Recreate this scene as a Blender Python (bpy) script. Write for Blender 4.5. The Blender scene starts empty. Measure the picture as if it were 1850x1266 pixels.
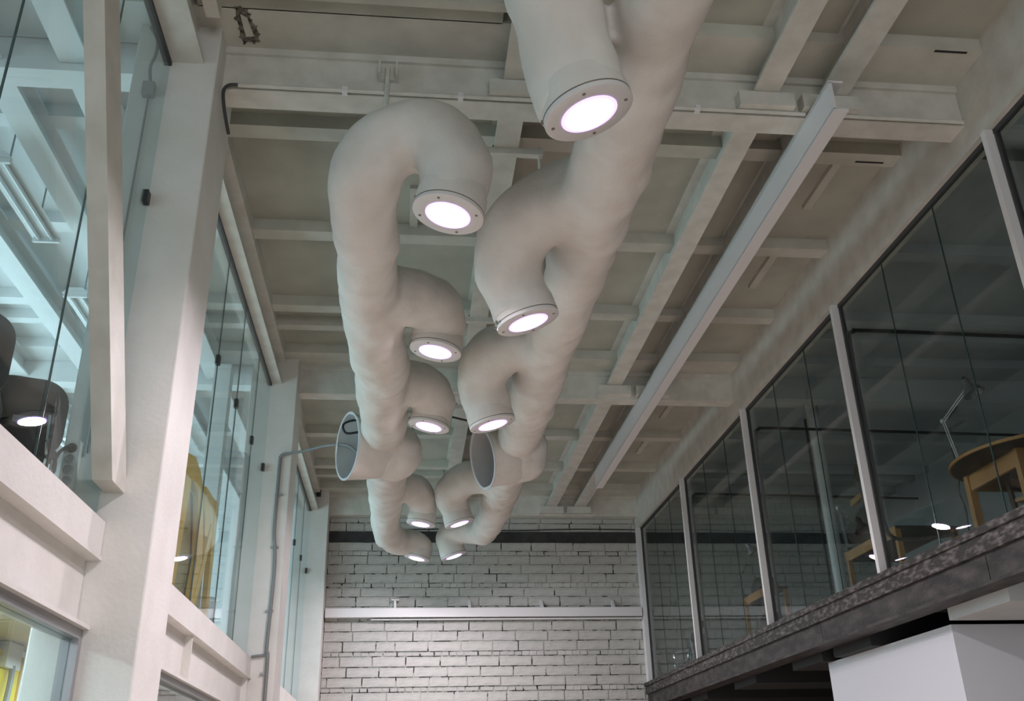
import bpy, bmesh, math, random
from mathutils import Vector, Matrix, noise

# ------------------------------------------------------------------ camera, world, exposure, large lights
SC = bpy.context.scene
COL = SC.collection
EYE = 1.6
F_PX, YAW, PIT, ROL = 1728.17, 0.115396, 0.434733, -0.025092
fw = Vector((math.sin(YAW) * math.cos(PIT), math.cos(YAW) * math.cos(PIT), math.sin(PIT)))
rt = Vector((math.cos(YAW), -math.sin(YAW), 0))
up = rt.cross(fw)
r2 = rt * math.cos(ROL) + up * math.sin(ROL)
u2 = -rt * math.sin(ROL) + up * math.cos(ROL)
cam = bpy.data.cameras.new('camera')
cam.sensor_width = 36.0
cam.lens = F_PX / 1850.0 * 36.0
cam.clip_start = 0.05
camo = bpy.data.objects.new('camera', cam)
camo.matrix_world = Matrix(((r2.x, u2.x, -fw.x, 0), (r2.y, u2.y, -fw.y, 0), (r2.z, u2.z, -fw.z, EYE), (0, 0, 0, 1)))
COL.objects.link(camo)
SC.camera = camo

SC.view_settings.view_transform = 'Standard'
SC.view_settings.look = 'None'
SC.view_settings.gamma = 1.0
SC.view_settings.use_curve_mapping = False
SC.view_settings.exposure = 0.12
SC.cycles.max_bounces = 7
SC.cycles.diffuse_bounces = 3
SC.cycles.glossy_bounces = 3
SC.cycles.transparent_max_bounces = 16
SC.cycles.caustics_reflective = False
SC.cycles.caustics_refractive = False
SC.cycles.use_adaptive_sampling = True
SC.cycles.adaptive_threshold = 0.04

world = bpy.data.worlds.new('daylight')
SC.world = world
world.use_nodes = True
wb = world.node_tree.nodes['Background']
wb.inputs[0].default_value = (0.80, 0.90, 1.0, 1)
wb.inputs[1].default_value = 0.6


def area_light(name, loc, direction, sx, sy, power, color):
    l = bpy.data.lights.new(name, 'AREA')
    l.shape = 'RECTANGLE'
    l.size, l.size_y = sx, sy
    l.energy = power
    l.color = color
    o = bpy.data.objects.new(name, l)
    o.location = loc
    o.rotation_euler = Vector(direction).to_track_quat('-Z', 'Y').to_euler()
    COL.objects.link(o)
    return o


# daylight through the windows in the outer wall of the left-hand rooms
for wy_, wp_ in ((3.0, 45), (9.0, 150), (15.0, 165)):
    area_light('left_window_daylight', (-5.86, wy_, 4.75), (1, 0, 0), 4.6, 2.4, wp_, (0.66, 0.89, 1.0))
# daylight through the tall window behind the viewer
area_light('window_daylight', (1.5, -7.8, 2.3), (0, 1, 0.02), 5.4, 4.2, 270, (0.97, 0.98, 1.0))


# ------------------------------------------------------------------ materials
def lin(c):
    return tuple(((v / 255.0) / 12.92 if v / 255.0 <= 0.04045 else ((v / 255.0 + 0.055) / 1.055) ** 2.4) for v in c)


def mat(name, col, rough=0.6, col2=None, scale=6.0, bump=0.0, bscale=40.0, metal=0.0, detail=4.0, lo=0.35, hi=0.65, spec=0.5, stretch=None):
    m = bpy.data.materials.new(name)
    m.use_nodes = True
    nt = m.node_tree
    b = nt.nodes['Principled BSDF']
    b.inputs['Roughness'].default_value = rough
    b.inputs['Metallic'].default_value = metal
    b.inputs['Specular IOR Level'].default_value = spec
    b.inputs['Base Color'].default_value = (*col, 1)
    tc = nt.nodes.new('ShaderNodeTexCoord')
    src = tc.outputs['Object']
    if stretch:
        mp = nt.nodes.new('ShaderNodeMapping')
        mp.inputs['Scale'].default_value = stretch
        nt.links.new(src, mp.inputs[0])
        src = mp.outputs[0]
    if col2:
        n = nt.nodes.new('ShaderNodeTexNoise')
        n.inputs['Scale'].default_value = scale
        n.inputs['Detail'].default_value = detail
        r = nt.nodes.new('ShaderNodeValToRGB')
        r.color_ramp.elements[0].position = lo
        r.color_ramp.elements[1].position = hi
        r.color_ramp.elements[0].color = (*col, 1)
        r.color_ramp.elements[1].color = (*col2, 1)
        nt.links.new(src, n.inputs['Vector'])
        nt.links.new(n.outputs['Fac'], r.inputs[0])
        nt.links.new(r.outputs[0], b.inputs['Base Color'])
    if bump:
        n2 = nt.nodes.new('ShaderNodeTexNoise')
        n2.inputs['Scale'].default_value = bscale
        n2.inputs['Detail'].default_value = 5
        bp = nt.nodes.new('ShaderNodeBump')
        bp.inputs['Strength'].default_value = bump
        bp.inputs['Distance'].default_value = 0.02
        nt.links.new(src, n2.inputs['Vector'])
        nt.links.new(n2.outputs['Fac'], bp.inputs['Height'])
        nt.links.new(bp.outputs[0], b.inputs['Normal'])
    return m


def glass_mat(name, tint, refl=1.0):
    m = bpy.data.materials.new(name)
    m.use_nodes = True
    nt = m.node_tree
    nt.nodes.clear()
    out = nt.nodes.new('ShaderNodeOutputMaterial')
    tr = nt.nodes.new('ShaderNodeBsdfTransparent')
    tr.inputs[0].default_value = (*tint, 1)
    gl = nt.nodes.new('ShaderNodeBsdfGlossy')
    gl.inputs['Roughness'].default_value = 0.0
    gl.inputs['Color'].default_value = (refl, refl, refl, 1)
    lw = nt.nodes.new('ShaderNodeLayerWeight')
    lw.inputs['Blend'].default_value = 0.5
    pw = nt.nodes.new('ShaderNodeMath')
    pw.operation = 'POWER'
    pw.inputs[1].default_value = 5.0
    fr = nt.nodes.new('ShaderNodeMath')
    fr.operation = 'MULTIPLY_ADD'
    fr.inputs[1].default_value = 0.62
    fr.inputs[2].default_value = 0.024
    nt.links.new(lw.outputs['Facing'], pw.inputs[0])
    nt.links.new(pw.outputs[0], fr.inputs[0])
    mx = nt.nodes.new('ShaderNodeMixShader')
    nt.links.new(fr.outputs[0], mx.inputs[0])
    nt.links.new(tr.outputs[0], mx.inputs[1])
    nt.links.new(gl.outputs[0], mx.inputs[2])
    nt.links.new(mx.outputs[0], out.inputs[0])
    return m


def emit_mat(name, col, strength):
    m = bpy.data.materials.new(name)
    m.use_nodes = True
    b = m.node_tree.nodes['Principled BSDF']
    b.inputs['Base Color'].default_value = (0.9, 0.9, 0.9, 1)
    b.inputs['Emission Color'].default_value = (*col, 1)
    b.inputs['Emission Strength'].default_value = strength
    return m


M = {}
M['paint'] = mat('white_column_paint', (0.74, 0.72, 0.68), 0.55, (0.68, 0.66, 0.61), 3.0, 0.12, 30)
M['beam'] = mat('cream_steel_paint', (0.68, 0.665, 0.60), 0.5, (0.58, 0.565, 0.50), 5.0, 0.08, 25)
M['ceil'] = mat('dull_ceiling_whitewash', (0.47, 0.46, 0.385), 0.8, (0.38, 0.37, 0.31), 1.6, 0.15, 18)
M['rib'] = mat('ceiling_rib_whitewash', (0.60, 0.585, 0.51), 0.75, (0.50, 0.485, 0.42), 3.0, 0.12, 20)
M['white_room'] = mat('white_room_paint', (0.82, 0.84, 0.84), 0.6)
M['floor'] = mat('pale_concrete_floor', (0.56, 0.49, 0.40), 0.45, (0.48, 0.42, 0.35), 2.0)
M['plaster'] = mat('sculpture_plaster', (0.74, 0.72, 0.68), 0.8, (0.66, 0.63, 0.58), 3.5, 0.3, 14, spec=0.2)
M['plate'] = mat('lamp_plate_white', (0.70, 0.69, 0.68), 0.45)
M['lens'] = emit_mat('lamp_lens_glow', (1.0, 0.90, 0.99), 28)
M['lensfringe'] = emit_mat('violet_lens_fringe', (0.50, 0.24, 1.0), 2.2)  # violet camera fringe painted as a glow, not a part of the lamp
M['screw'] = mat('dull_screw', (0.22, 0.19, 0.16), 0.5, metal=0.5)
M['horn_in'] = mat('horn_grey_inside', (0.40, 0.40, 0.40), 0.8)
M['dark_wire'] = mat('black_rubber', (0.015, 0.015, 0.016), 0.55)
M['grey_wire'] = mat('grey_conduit', (0.20, 0.21, 0.21), 0.5)
M['gasket'] = mat('dark_gasket', (0.05, 0.05, 0.05), 0.6)
M['clip'] = mat('glass_clip_metal', (0.06, 0.06, 0.06), 0.4, metal=0.6)
M['glass_left'] = glass_mat('cool_partition_glass', (0.905, 0.965, 0.97))
M['glass_right'] = glass_mat('smoky_partition_glass', (0.85, 0.89, 0.88))
M['edge'] = mat('glass_edge_green', (0.05, 0.09, 0.09), 0.2)
M['mullion'] = mat('white_mullion', (0.78, 0.76, 0.75), 0.4)
M['alu'] = mat('grey_aluminium_frame', (0.34, 0.34, 0.35), 0.4, metal=0.4)
M['steel'] = mat('raw_blackened_steel', (0.022, 0.018, 0.017), 0.6, (0.085, 0.072, 0.065), 7, 0.3, 30, metal=0.15, detail=10, lo=0.40, hi=0.75, stretch=(1.6, 0.6, 1.6))
M['steel_worn'] = mat('worn_steel_flange', (0.030, 0.025, 0.022), 0.65, (0.22, 0.195, 0.18), 13.0, 0.4, 30, metal=0.1, detail=10, lo=0.47, hi=0.76, stretch=(1.5, 0.8, 2.2))
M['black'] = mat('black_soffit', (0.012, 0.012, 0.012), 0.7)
M['brick'] = mat('painted_brick', (0.56, 0.55, 0.51), 0.7, (0.42, 0.41, 0.38), 3.0, 0.6, 16, detail=9, lo=0.42, hi=0.78)
M['mortar'] = mat('broken_mortar_joint', (0.50, 0.49, 0.45), 0.85, (0.03, 0.03, 0.03), 7.0, 0.5, 30, detail=6, lo=0.52, hi=0.57)
M['mortar_veiled'] = mat('glass_veiled_mortar', (0.56, 0.55, 0.51), 0.85, (0.08, 0.08, 0.08), 8.0, 0.4, 30, detail=6, lo=0.60, hi=0.66)  # joints lightened in colour for the veil of the glass before them
M['band_veiled'] = mat('glass_veiled_band', (0.10, 0.10, 0.10), 0.7, (0.16, 0.16, 0.155), 4, 0.3, 20)  # band paled in colour for the reflection in the glass before it
M['band'] = mat('dark_wall_band', (0.018, 0.017, 0.018), 0.6, (0.04, 0.038, 0.038), 5, 0.3, 20)  # near-black band across the bricks, mottled at random
M['whitewall'] = mat('smooth_white_wall', (0.62, 0.635, 0.67), 0.6)
M['greywall'] = mat('grey_room_wall', (0.52, 0.54, 0.54), 0.7, (0.46, 0.48, 0.48), 1.5)
M['yellow'] = mat('yellow_painted_board', (0.64, 0.36, 0.012), 0.45, (0.54, 0.29, 0.012), 4, 0.1, 25)
M['panel'] = mat('tan_back_panel', (0.27, 0.20, 0.08), 0.6)
M['yellow_flat'] = mat('bright_yellow_board', (0.80, 0.60, 0.02), 0.5)
M['wood'] = mat('honey_pine', (0.42, 0.21, 0.055), 0.5, (0.28, 0.125, 0.03), 4, 0.1, 30, stretch=(1, 1, 0.25))
M['darkwood'] = mat('dark_brown_wood', (0.045, 0.024, 0.012), 0.55, (0.018, 0.011, 0.007), 5, 0.1, 30)
M['plankwood'] = mat('lightened_plank', (0.10, 0.058, 0.03), 0.6, (0.05, 0.03, 0.018), 5, 0.1, 30)  # dark brown wood, lightened in colour against the dim room
M['chair_fab'] = mat('charcoal_upholstery', (0.018, 0.016, 0.017), 0.75, bump=0.2, bscale=180)
M['chrome'] = mat('chrome_tube', (0.75, 0.75, 0.76), 0.12, metal=1.0)
M['lampmetal'] = mat('grey_lamp_metal', (0.22, 0.23, 0.24), 0.35, metal=0.5)
M['lampdark'] = mat('dark_lamp_shade', (0.05, 0.05, 0.055), 0.35, metal=0.4)
M['plastic'] = mat('white_plastic', (0.62, 0.62, 0.60), 0.4)
M['tube'] = mat('unlit_fluorescent_tube', (0.72, 0.76, 0.78), 0.2)
M['fixture'] = mat('fixture_enamel', (0.75, 0.77, 0.77), 0.35)
M['hole'] = mat('broken_plaster_dark', (0.02, 0.018, 0.015), 0.9, (0.22, 0.2, 0.16), 25, detail=6)


# ------------------------------------------------------------------ geometry helpers
def world_offset(p):
    v = Vector((0, 0, 0))
    while p is not None:
        v += p.location
        p = p.parent
    return v


class MB:
    def __init__(self):
        self.v, self.f = [], []

    def box(self, x0, x1, y0, y1, z0, z1):
        n = len(self.v)
        self.v += [(x, y, z) for z in (z0, z1) for y in (y0, y1) for x in (x0, x1)]
        for q in ((0, 2, 3, 1), (4, 5, 7, 6), (0, 1, 5, 4), (2, 6, 7, 3), (0, 4, 6, 2), (1, 3, 7, 5)):
            self.f.append(tuple(n + i for i in q))
        return self

    def prism(self, pts, d):
        """closed polygon pts (3D, planar) pushed along vector d"""
        n, k = len(self.v), len(pts)
        d = Vector(d)
        self.v += [tuple(p) for p in pts] + [tuple(Vector(p) + d) for p in pts]
        self.f.append(tuple(n + i for i in reversed(range(k))))
        self.f.append(tuple(n + k + i for i in range(k)))
        for i in range(k):
            j = (i + 1) % k
            self.f.append((n + i, n + j, n + k + j, n + k + i))
        return self

    def bar(self, a, b, w, h, upv=(0, 0, 1)):
        a, b = Vector(a), Vector(b)
        t = (b - a).normalized()
        s = t.cross(Vector(upv))
        if s.length < 1e-4:
            s = t.cross(Vector((1, 0, 0)))
        s.normalize()
        u = s.cross(t).normalized()
        pts = [a + s * (w / 2 * i) + u * (h / 2 * j) for i, j in ((-1, -1), (1, -1), (1, 1), (-1, 1))]
        return self.prism(pts, b - a)

    def tube(self, pts, r, seg=8, caps=True):
        pts = [Vector(p) for p in pts]
        rs = r if isinstance(r, (list, tuple)) else [r] * len(pts)
        n = len(self.v)
        ref = Vector((0, 0, 1))
        prev = None
        for i, p in enumerate(pts):
            t = (pts[min(i + 1, len(pts) - 1)] - pts[max(i - 1, 0)]).normalized()
            if prev is None:
                s = t.cross(ref)
                if s.length < 1e-3:
                    s = t.cross(Vector((1, 0, 0)))
            else:
                s = prev - t * prev.dot(t)
            s.normalize()
            prev = s
            u = t.cross(s)
            for k in range(seg):
                a = 2 * math.pi * k / seg
                self.v.append(tuple(p + (s * math.cos(a) + u * math.sin(a)) * rs[i]))
        for i in range(len(pts) - 1):
            for k in range(seg):
                k2 = (k + 1) % seg
                self.f.append((n + i * seg + k, n + i * seg + k2, n + (i + 1) * seg + k2, n + (i + 1) * seg + k))
        if caps:
            self.f.append(tuple(n + k for k in reversed(range(seg))))
            e = n + (len(pts) - 1) * seg
            self.f.append(tuple(e + k for k in range(seg)))
        return self

    def lathe(self, prof, origin=(0, 0, 0), axis=(0, 0, 1), seg=24, close=False):
        """prof: (radius, distance along axis) list"""
        a = Vector(axis).normalized()
        s = a.cross(Vector((0, 1, 0)))
        if s.length < 1e-3:
            s = a.cross(Vector((1, 0, 0)))
        s.normalize()
        u = a.cross(s)
        o = Vector(origin)
        n = len(self.v)
        for r, h in prof:
            for k in range(seg):
                t = 2 * math.pi * k / seg
                self.v.append(tuple(o + a * h + (s * math.cos(t) + u * math.sin(t)) * max(r, 1e-4)))
        m = len(prof)
        for i in range(m if close else m - 1):
            i2 = (i + 1) % m
            for k in range(seg):
                k2 = (k + 1) % seg
                self.f.append((n + i * seg + k, n + i * seg + k2, n + i2 * seg + k2, n + i2 * seg + k))
        return self

    def build(self, name, m, parent=None, smooth=False):
        me = bpy.data.meshes.new(name)
        off = world_offset(parent)
        me.from_pydata([tuple(Vector(p) - off) for p in self.v], [], self.f)
        bm = bmesh.new()
        bm.from_mesh(me)
        bmesh.ops.recalc_face_normals(bm, faces=bm.faces)
        bm.to_mesh(me)
        bm.free()
        if isinstance(m, str):
            m = M[m]
        me.materials.append(m)
        if smooth:
            me.polygons.foreach_set('use_smooth', [True] * len(me.polygons))
            me.set_sharp_from_angle(angle=math.radians(40))
        o = bpy.data.objects.new(name, me)
        COL.objects.link(o)
        o.parent = parent
        return o


def tag(o, label=None, cat=None, group=None, kind=None):
    for k, v in (('label', label), ('category', cat), ('group', group), ('kind', kind)):
        if v:
            o[k] = v
    return o


def empty(name, loc, label=None, cat=None, group=None, kind=None):
    o = bpy.data.objects.new(name, None)
    o.location = loc
    o.empty_display_size = 0.1
    COL.objects.link(o)
    return tag(o, label, cat, group, kind)


def struct(o, label):
    return tag(o, label, None, None, 'structure')


def copy_tree(o, parent=None):
    c = o.copy()
    COL.objects.link(c)
    c.parent = parent
    for ch in o.children:
        copy_tree(ch, c)
    return c


def box(name, m, b, parent=None):
    return MB().box(*b).build(name, m, parent)


def spline(pts, n=8):
    """Catmull-Rom through tuples of any length"""
    P = [pts[0]] + list(pts) + [pts[-1]]
    out = []
    for i in range(1, len(P) - 2):
        for k in range(n):
            t = k / n
            q = []
            for a, b, c, d in zip(P[i - 1], P[i], P[i + 1], P[i + 2]):
                q.append(0.5 * (2 * b + (c - a) * t + (2 * a - 5 * b + 4 * c - d) * t * t + (3 * b - a - 3 * c + d) * t ** 3))
            out.append(tuple(q))
    out.append(tuple(pts[-1]))
    return out


# ------------------------------------------------------------------ main levels (metres, floor at 0)
XL, XR = -1.80, 4.49            # planes of the two glazed partitions
COLX0, COLX1 = -2.05, -1.463    # left columns
CY = (5.66, 11.66, 17.66)       # front faces of the columns
BY = (5.88, 11.88, 17.88)       # front faces of the crossbeams
ZB, ZR, ZS = 6.46, 6.85, 6.98   # crossbeam underside, rib underside, slab
YW = 18.10                      # end wall
rnd = random.Random(7)

# ------------------------------------------------------------------ shell
struct(box('floor', 'floor', (-6.2, 9.8, -8.2, 18.4, -0.2, 0.0)), 'pale concrete floor of the hall')
ceiling = struct(box('ceiling', 'ceil', (-1.83, 4.62, -8.2, 18.4, ZS, ZS + 0.2)), 'dull whitewashed ribbed concrete ceiling over the hall')
rib_rows = []
for b0 in (-0.12, 5.88, 11.88):
    for dy, w in ((0.92, 0.18), (2.60, 0.18), (4.24, 0.17), (4.76, 0.14), (5.56, 0.43)):
        rib_rows.append((b0 + dy, w))
for y, w in rib_rows:
    if y < 1.5:
        continue
    box('ceiling_rib', 'rib', (-1.66, 4.45 if w > 0.15 else 0.62, y, y + w, ZR, ZS), ceiling)
for b0 in (-0.12, 5.88, 11.88):
    for dy in (1.12, 2.80):
        if b0 + dy > 2:
            box('ceiling_batten', 'rib', (3.92, 4.0, b0 + dy, b0 + dy + 0.85, ZS - 0.05, ZS), ceiling)
            box('ceiling_batten', 'rib', (-0.05, 0.03, b0 + dy - 0.9, b0 + dy - 0.2, ZS - 0.04, ZS), ceiling)
box('ceiling_panel', 'ceil', (-1.6, 0.62, 5.28, 5.45, ZR, ZS), ceiling)
box('ceiling_rib', 'rib', (-1.6, 0.66, 5.20, 5.28, ZR - 0.05, ZS), ceiling)
# slots cut in the ribs by the right-hand wall
for y in (5.42, 6.83 + 0.05):
    box('rib_slot', 'black', (4.05, 4.32, y + 0.03, y + 0.05, ZR - 0.004, ZR + 0.002), ceiling)

# wall behind the viewer with its tall window
wb_ = struct(empty('wall_back', (1.5, -8.1, 0)), 'white wall behind the viewer with a tall window')
for bx in ((-2.0, 9.7, -8.2, -8.0, 4.6, ZS), (-2.0, -1.2, -8.2, -8.0, 0, 4.6), (4.2, 9.7, -8.2, -8.0, 0, 4.6), (-1.2, 4.2, -8.2, -8.0, 0, 0.15)):
    box('wall_panel', 'paint', bx, wb_)
for x_ in (0.1, 1.45, 2.8):
    box('window_bar', 'mullion', (x_, x_ + 0.06, -8.15, -8.05, 0.15, 4.6), wb_)
# crossbeams
for i, y in enumerate(BY):
    lab = ('cream crossbeam nearest the viewer, carrying the thin pipe', 'cream crossbeam in mid hall behind the third lamps',
           'cream crossbeam against the brick end wall')[i]
    cb = struct(empty('crossbeam', (1.4, y, ZB)), lab)
    box('beam_body', 'beam', (COLX1 - 0.02, XR - 0.02, y, y + 0.21, ZB, ZS), cb)
    box('beam_shelf', 'beam', (COLX1 - 0.02, XR - 0.02, y - 0.03, y, ZR - 0.06, ZR + 0.02), cb)
    for (x0, x1) in ((2.53, 2.98), (3.05, 3.52)):
        box('bearing_plate', 'beam', (x0, x1, y - 0.11, y, ZB + 0.03, ZB + 0.16), cb)
    if i < 2:
        box('bearing_plate', 'beam', (0.55, 0.98, y - 0.09, y, ZB + 0.03, ZB + 0.16), cb)


def i_beam(mb, x0, x1, y0, y1, z0, z1, tf=0.025, tw=0.03):
    xc = (x0 + x1) / 2
    mb.box(x0, x1, y0, y1, z0, z0 + tf)
    mb.box(x0, x1, y0, y1, z1 - tf, z1)
    mb.box(xc - tw / 2, xc + tw / 2, y0, y1, z0 + tf, z1 - tf)
    return mb


where = ('nearest bay', 'middle bay', 'far bay')
for k, (y0, y1) in enumerate(((0.1, 5.87), (6.10, 11.87), (12.10, 17.87))):
    for x0, x1, nm in ((2.655, 2.86, 'left of the twin ceiling joists'), (3.20, 3.43, 'right of the twin ceiling joists'), (0.66, 0.87, 'single ceiling joist above the sculptures')):
        if nm.startswith('single') and k == 2:
            y1 = 17.86
        o = i_beam(MB(), x0, x1, y0, y1, ZB + 0.165, ZR + 0.15 if x0 > 2 else ZR + 0.15).build('ceiling_joist', 'beam')
        struct(o, 'cream steel joist, %s, in the %s' % (nm, where[k]))
# plate added over the twin joists to keep their gap dark
struct(box('joist_gap_shade', 'ceil', (2.80, 3.26, 1.0, 17.86, ZS - 0.03, ZS)), 'dull board added to darken the gap between the twin joists')
ch = MB()
ch.box(3.09, 3.115, 5.42, 15.1, 6.19, 6.44).box(3.09, 3.205, 5.42, 15.1, 6.175, 6.195).box(3.09, 3.205, 5.42, 15.1, 6.435, 6.455)
struct(ch.build('hung_channel', 'mullion'), 'bright white steel channel hung under the crossbeams right of the sculptures')

# right edge beam above the right-hand glazing
struct(box('trim_1', 'beam', (4.44, 4.62, 0.0, 18.08, 6.245, ZS)), 'cream edge beam above the right-hand glazing')

# columns
for i, y in enumerate(CY):
    lab = ('wide white column at the left, nearest the viewer', 'white column at the left carrying the grey conduit', 'white column at the left against the brick wall')[i]
    o = box('column', 'paint', (COLX0, COLX1, y, y + 0.61 if i < 2 else YW + 0.05, 0, ZS + 0.1))
    bv = o.modifiers.new('bevel', 'BEVEL')
    bv.width, bv.segments = 0.012, 2
    struct(o, lab)
# left edge beams above the glass
for i, (y0, y1) in enumerate(((0.0, 5.66), (6.27, 11.66), (12.27, 17.66))):
    eb = struct(empty('edge_beam', (-1.73, y0, 6.5)), 'cream edge beam above the left glazing, ' + where[i])
    box('flange', 'beam', (-1.84, -1.66 if i else -1.56, y0, y1, 6.50, 6.53), eb)
    box('web', 'beam', (-1.84, -1.74, y0, y1, 6.53, 6.80), eb)
    box('top_flange', 'beam', (-1.84, -1.63, y0, y1, 6.80, ZS), eb)
    box('gasket', 'gasket', (-1.835, -1.785, y0, y1, 6.465, 6.50), eb)
struct(box('trim_3', 'beam', (-1.52, -1.42, 1.0, 5.40, 6.70, 6.86)), 'short second steel beam beside the near left edge beam')

# hole knocked in the soffit beside the near column
hl = empty('ceiling_hole', (-1.28, 5.62, 6.84), 'ragged dark hole broken in the ceiling above the near left column', 'hole')
pts = [(-1.335, 5.44), (-1.30, 5.43), (-1.265, 5.46), (-1.24, 5.50), (-1.245, 5.56), (-1.215, 5.62), (-1.20, 5.70), (-1.215, 5.77), (-1.25, 5.80), (-1.28, 5.775), (-1.325, 5.81), (-1.345, 5.74), (-1.335, 5.65), (-1.345, 5.55)]
MB().prism([(x, y, ZR - 0.004) for x, y in pts], (0, 0, 0.01)).build('cavity', 'hole', hl)
MB().prism([(-1.31, 5.50, ZR - 0.008), (-1.265, 5.53, ZR - 0.008), (-1.24, 5.72, ZR - 0.008), (-1.30, 5.73, ZR - 0.008)], (0, 0, 0.006)).build('bare_concrete', 'rib', hl)
for x, y in pts:
    r = rnd.uniform(0.010, 0.022)
    MB().lathe([(0, -r * .4), (r, 0), (r * .6, r * .5), (0, r * .6)], (x, y, ZR - 0.002), (0.2, 0.1, -1), 6).build('plaster_flake', 'hole', hl)

# ------------------------------------------------------------------ brick end wall
bmeshes = {}


def brick_mesh(kind, k):
    key = (kind, k)
    if key not in bmeshes:
        r = random.Random(100 + k + (50 if kind == 'h' else 0))
        j = 0.022 if kind == 't' else 0.04
        jx = j * (0.5 if kind == 't' else 1.3)
        v = []
        for y in (0.0, 1.0):
            for z in (0, 1):
                for x in (0, 1):
                    fx = (r.uniform(0, jx) + (jx * 0.5 if y == 0 else 0)) * (1 if x == 0 else -1)
                    fz = (r.uniform(0, j) + (j if y == 0 else 0)) * (1 if z == 0 else -1)
                    v.append((x + fx, y, z + fz))
        f = [(0, 1, 3, 2), (4, 6, 7, 5), (0, 4, 5, 1), (2, 3, 7, 6), (0, 2, 6, 4), (1, 5, 7, 3)]
        me = bpy.data.meshes.new('brick')
        me.from_pydata(v, [], f)
        me.materials.append(M['brick'])
        bm = bmesh.new()
        bm.from_mesh(me)
        bmesh.ops.recalc_face_normals(bm, faces=bm.faces)
        bm.to_mesh(me)
        bm.free()
        bmeshes[key] = me
    return bmeshes[key]


def brick_wall(wall, x0, x1, z0, z1, seed, limit, skip=()):
    r = random.Random(seed)
    z, c = z0, 0
    items = []
    while z < z1 - 0.04:
        thin = (c % 4 == 3)
        h = 0.082 if thin else r.uniform(0.168, 0.182)
        h = min(h, z1 - z)
        x = x0 - r.uniform(0, 0.3)
        while x < x1 - 0.01:
            w = (0.135 if r.random() < 0.75 else 0.26) if thin else r.choice((0.6, 0.62, 0.6, 0.34, 0.58, 0.47))
            a, b = max(x, x0), min(x + w, x1)
            x += w
            if b - a < 0.03 or any(z + h > s0 and z < s1 for s0, s1 in skip):
                continue
            items.append((a, b, z, z + h, thin))
        z += h
        c += 1
    items.sort(key=lambda q: -(q[1] - q[0]) * (q[3] - q[2]))
    off = world_offset(wall)
    rest = MB()
    for n, (a, b, c0, c1, thin) in enumerate(items):
        g = 0.0035
        d = r.uniform(-0.007, 0.009)
        if n < limit:
            o = bpy.data.objects.new('brick', brick_mesh('h' if thin else 't', r.randrange(8)))
            o.location = Vector((a + g * 1.4, YW - 0.035 + d, c0 + g)) - off
            o.scale = (b - a - 2.8 * g, 0.04 - d, c1 - c0 - 2 * g)
            o.rotation_euler = (0, r.uniform(-0.006, 0.006), 0)
            COL.objects.link(o)
            o.parent = wall
        else:
            rest.box(a + g, b - g, YW - 0.035 + d, YW + 0.005, c0 + g, c1 - g)
    if rest.v:
        tag(rest.build('small_bricks', 'brick', wall), kind='stuff')


wall_end = struct(box('wall_end', 'mortar', (-1.55, 4.5, YW - 0.012, YW + 0.3, 0.0, ZS)), 'white painted brick end wall of the hall')
brick_wall(wall_end, -1.46, 4.48, 2.78, 5.985, 3, 270)
brick_wall(wall_end, -1.46, 4.48, 6.185, 6.46, 4, 26)
wall_end_right = struct(box('wall_end_right', 'mortar_veiled', (4.62, 9.7, YW - 0.012, YW + 0.3, 3.39, ZS)), 'white painted brick wall behind the right-hand glazing')
brick_wall(wall_end_right, 4.64, 9.58, 3.40, 5.985, 9, 280)
brick_wall(wall_end_right, 4.64, 9.58, 6.185, 6.9, 10, 18)
struct(box('trim_4', 'band', (-1.46, 4.48, YW - 0.05, YW + 0.01, 5.985, 6.185)), 'dark band across the brick end wall')
struct(box('trim_5', 'band_veiled', (4.64, 9.6, YW - 0.05, YW + 0.01, 5.985, 6.185)), 'dark band behind the right-hand glazing, paled in colour for the reflection')
tag(MB().tube(spline([(-0.2, YW - 0.06, 6.215), (0.9, YW - 0.06, 6.235), (2.0, YW - 0.06, 6.21), (3.2, YW - 0.06, 6.24), (4.46, YW - 0.06, 6.235)]), 0.011, 6).build('wall_cable', 'dark_wire'), 'thin black cable on the brick wall above the dark band', 'cable')
hp = empty('wall_pipe', (1.5, YW - 0.15, 4.55), 'long white square duct fixed across the brick end wall', 'duct')
box('duct_body', 'mullion', (-1.44, 4.40, YW - 0.20, YW - 0.06, 4.575, 4.735), hp)
box('duct_strip', 'mullion', (-0.62, 4.40, YW - 0.14, YW - 0.04, 4.535, 4.555), hp)
for x in (-0.19, 1.15, 2.50, 3.85):
    if x < 0:
        MB().box(x - 0.07, x + 0.07, YW - 0.16, YW - 0.04, 4.88, 4.90).box(x - 0.02, x + 0.02, YW - 0.14, YW - 0.04, 4.735, 4.88).build('bracket', 'mullion', hp)
    else:
        MB().prism([(x, YW - 0.04, 4.735), (x, YW - 0.19, 4.735), (x, YW - 0.04, 4.90)], (0.05, 0, 0)).build('bracket', 'mullion', hp)

# ------------------------------------------------------------------ left glazing
GL_Z0, GL_Z1 = 3.09, 6.49


def glazing(name, x, y0, y1, z0, z1, joints, gm, label, clips=None, edge_w=0.0025):
    w = struct(empty(name, (x, y0, z0)), label)
    ys = [y0] + list(joints) + [y1]
    for a, b in zip(ys[:-1], ys[1:]):
        box('pane', gm, (x - 0.005, x + 0.005, a + 0.003, b - 0.003, z0, z1), w)
    for j in joints:
        box('glass_joint', 'edge', (x - 0.006, x + 0.006, j - edge_w / 2, j + edge_w / 2, z0, z1), w)
    for cy, cz in (clips or ()):
        box('glass_clip', 'clip', (x - 0.02, x + 0.02, cy - 0.03, cy + 0.03, cz - 0.045, cz + 0.045), w)
    return w


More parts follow.
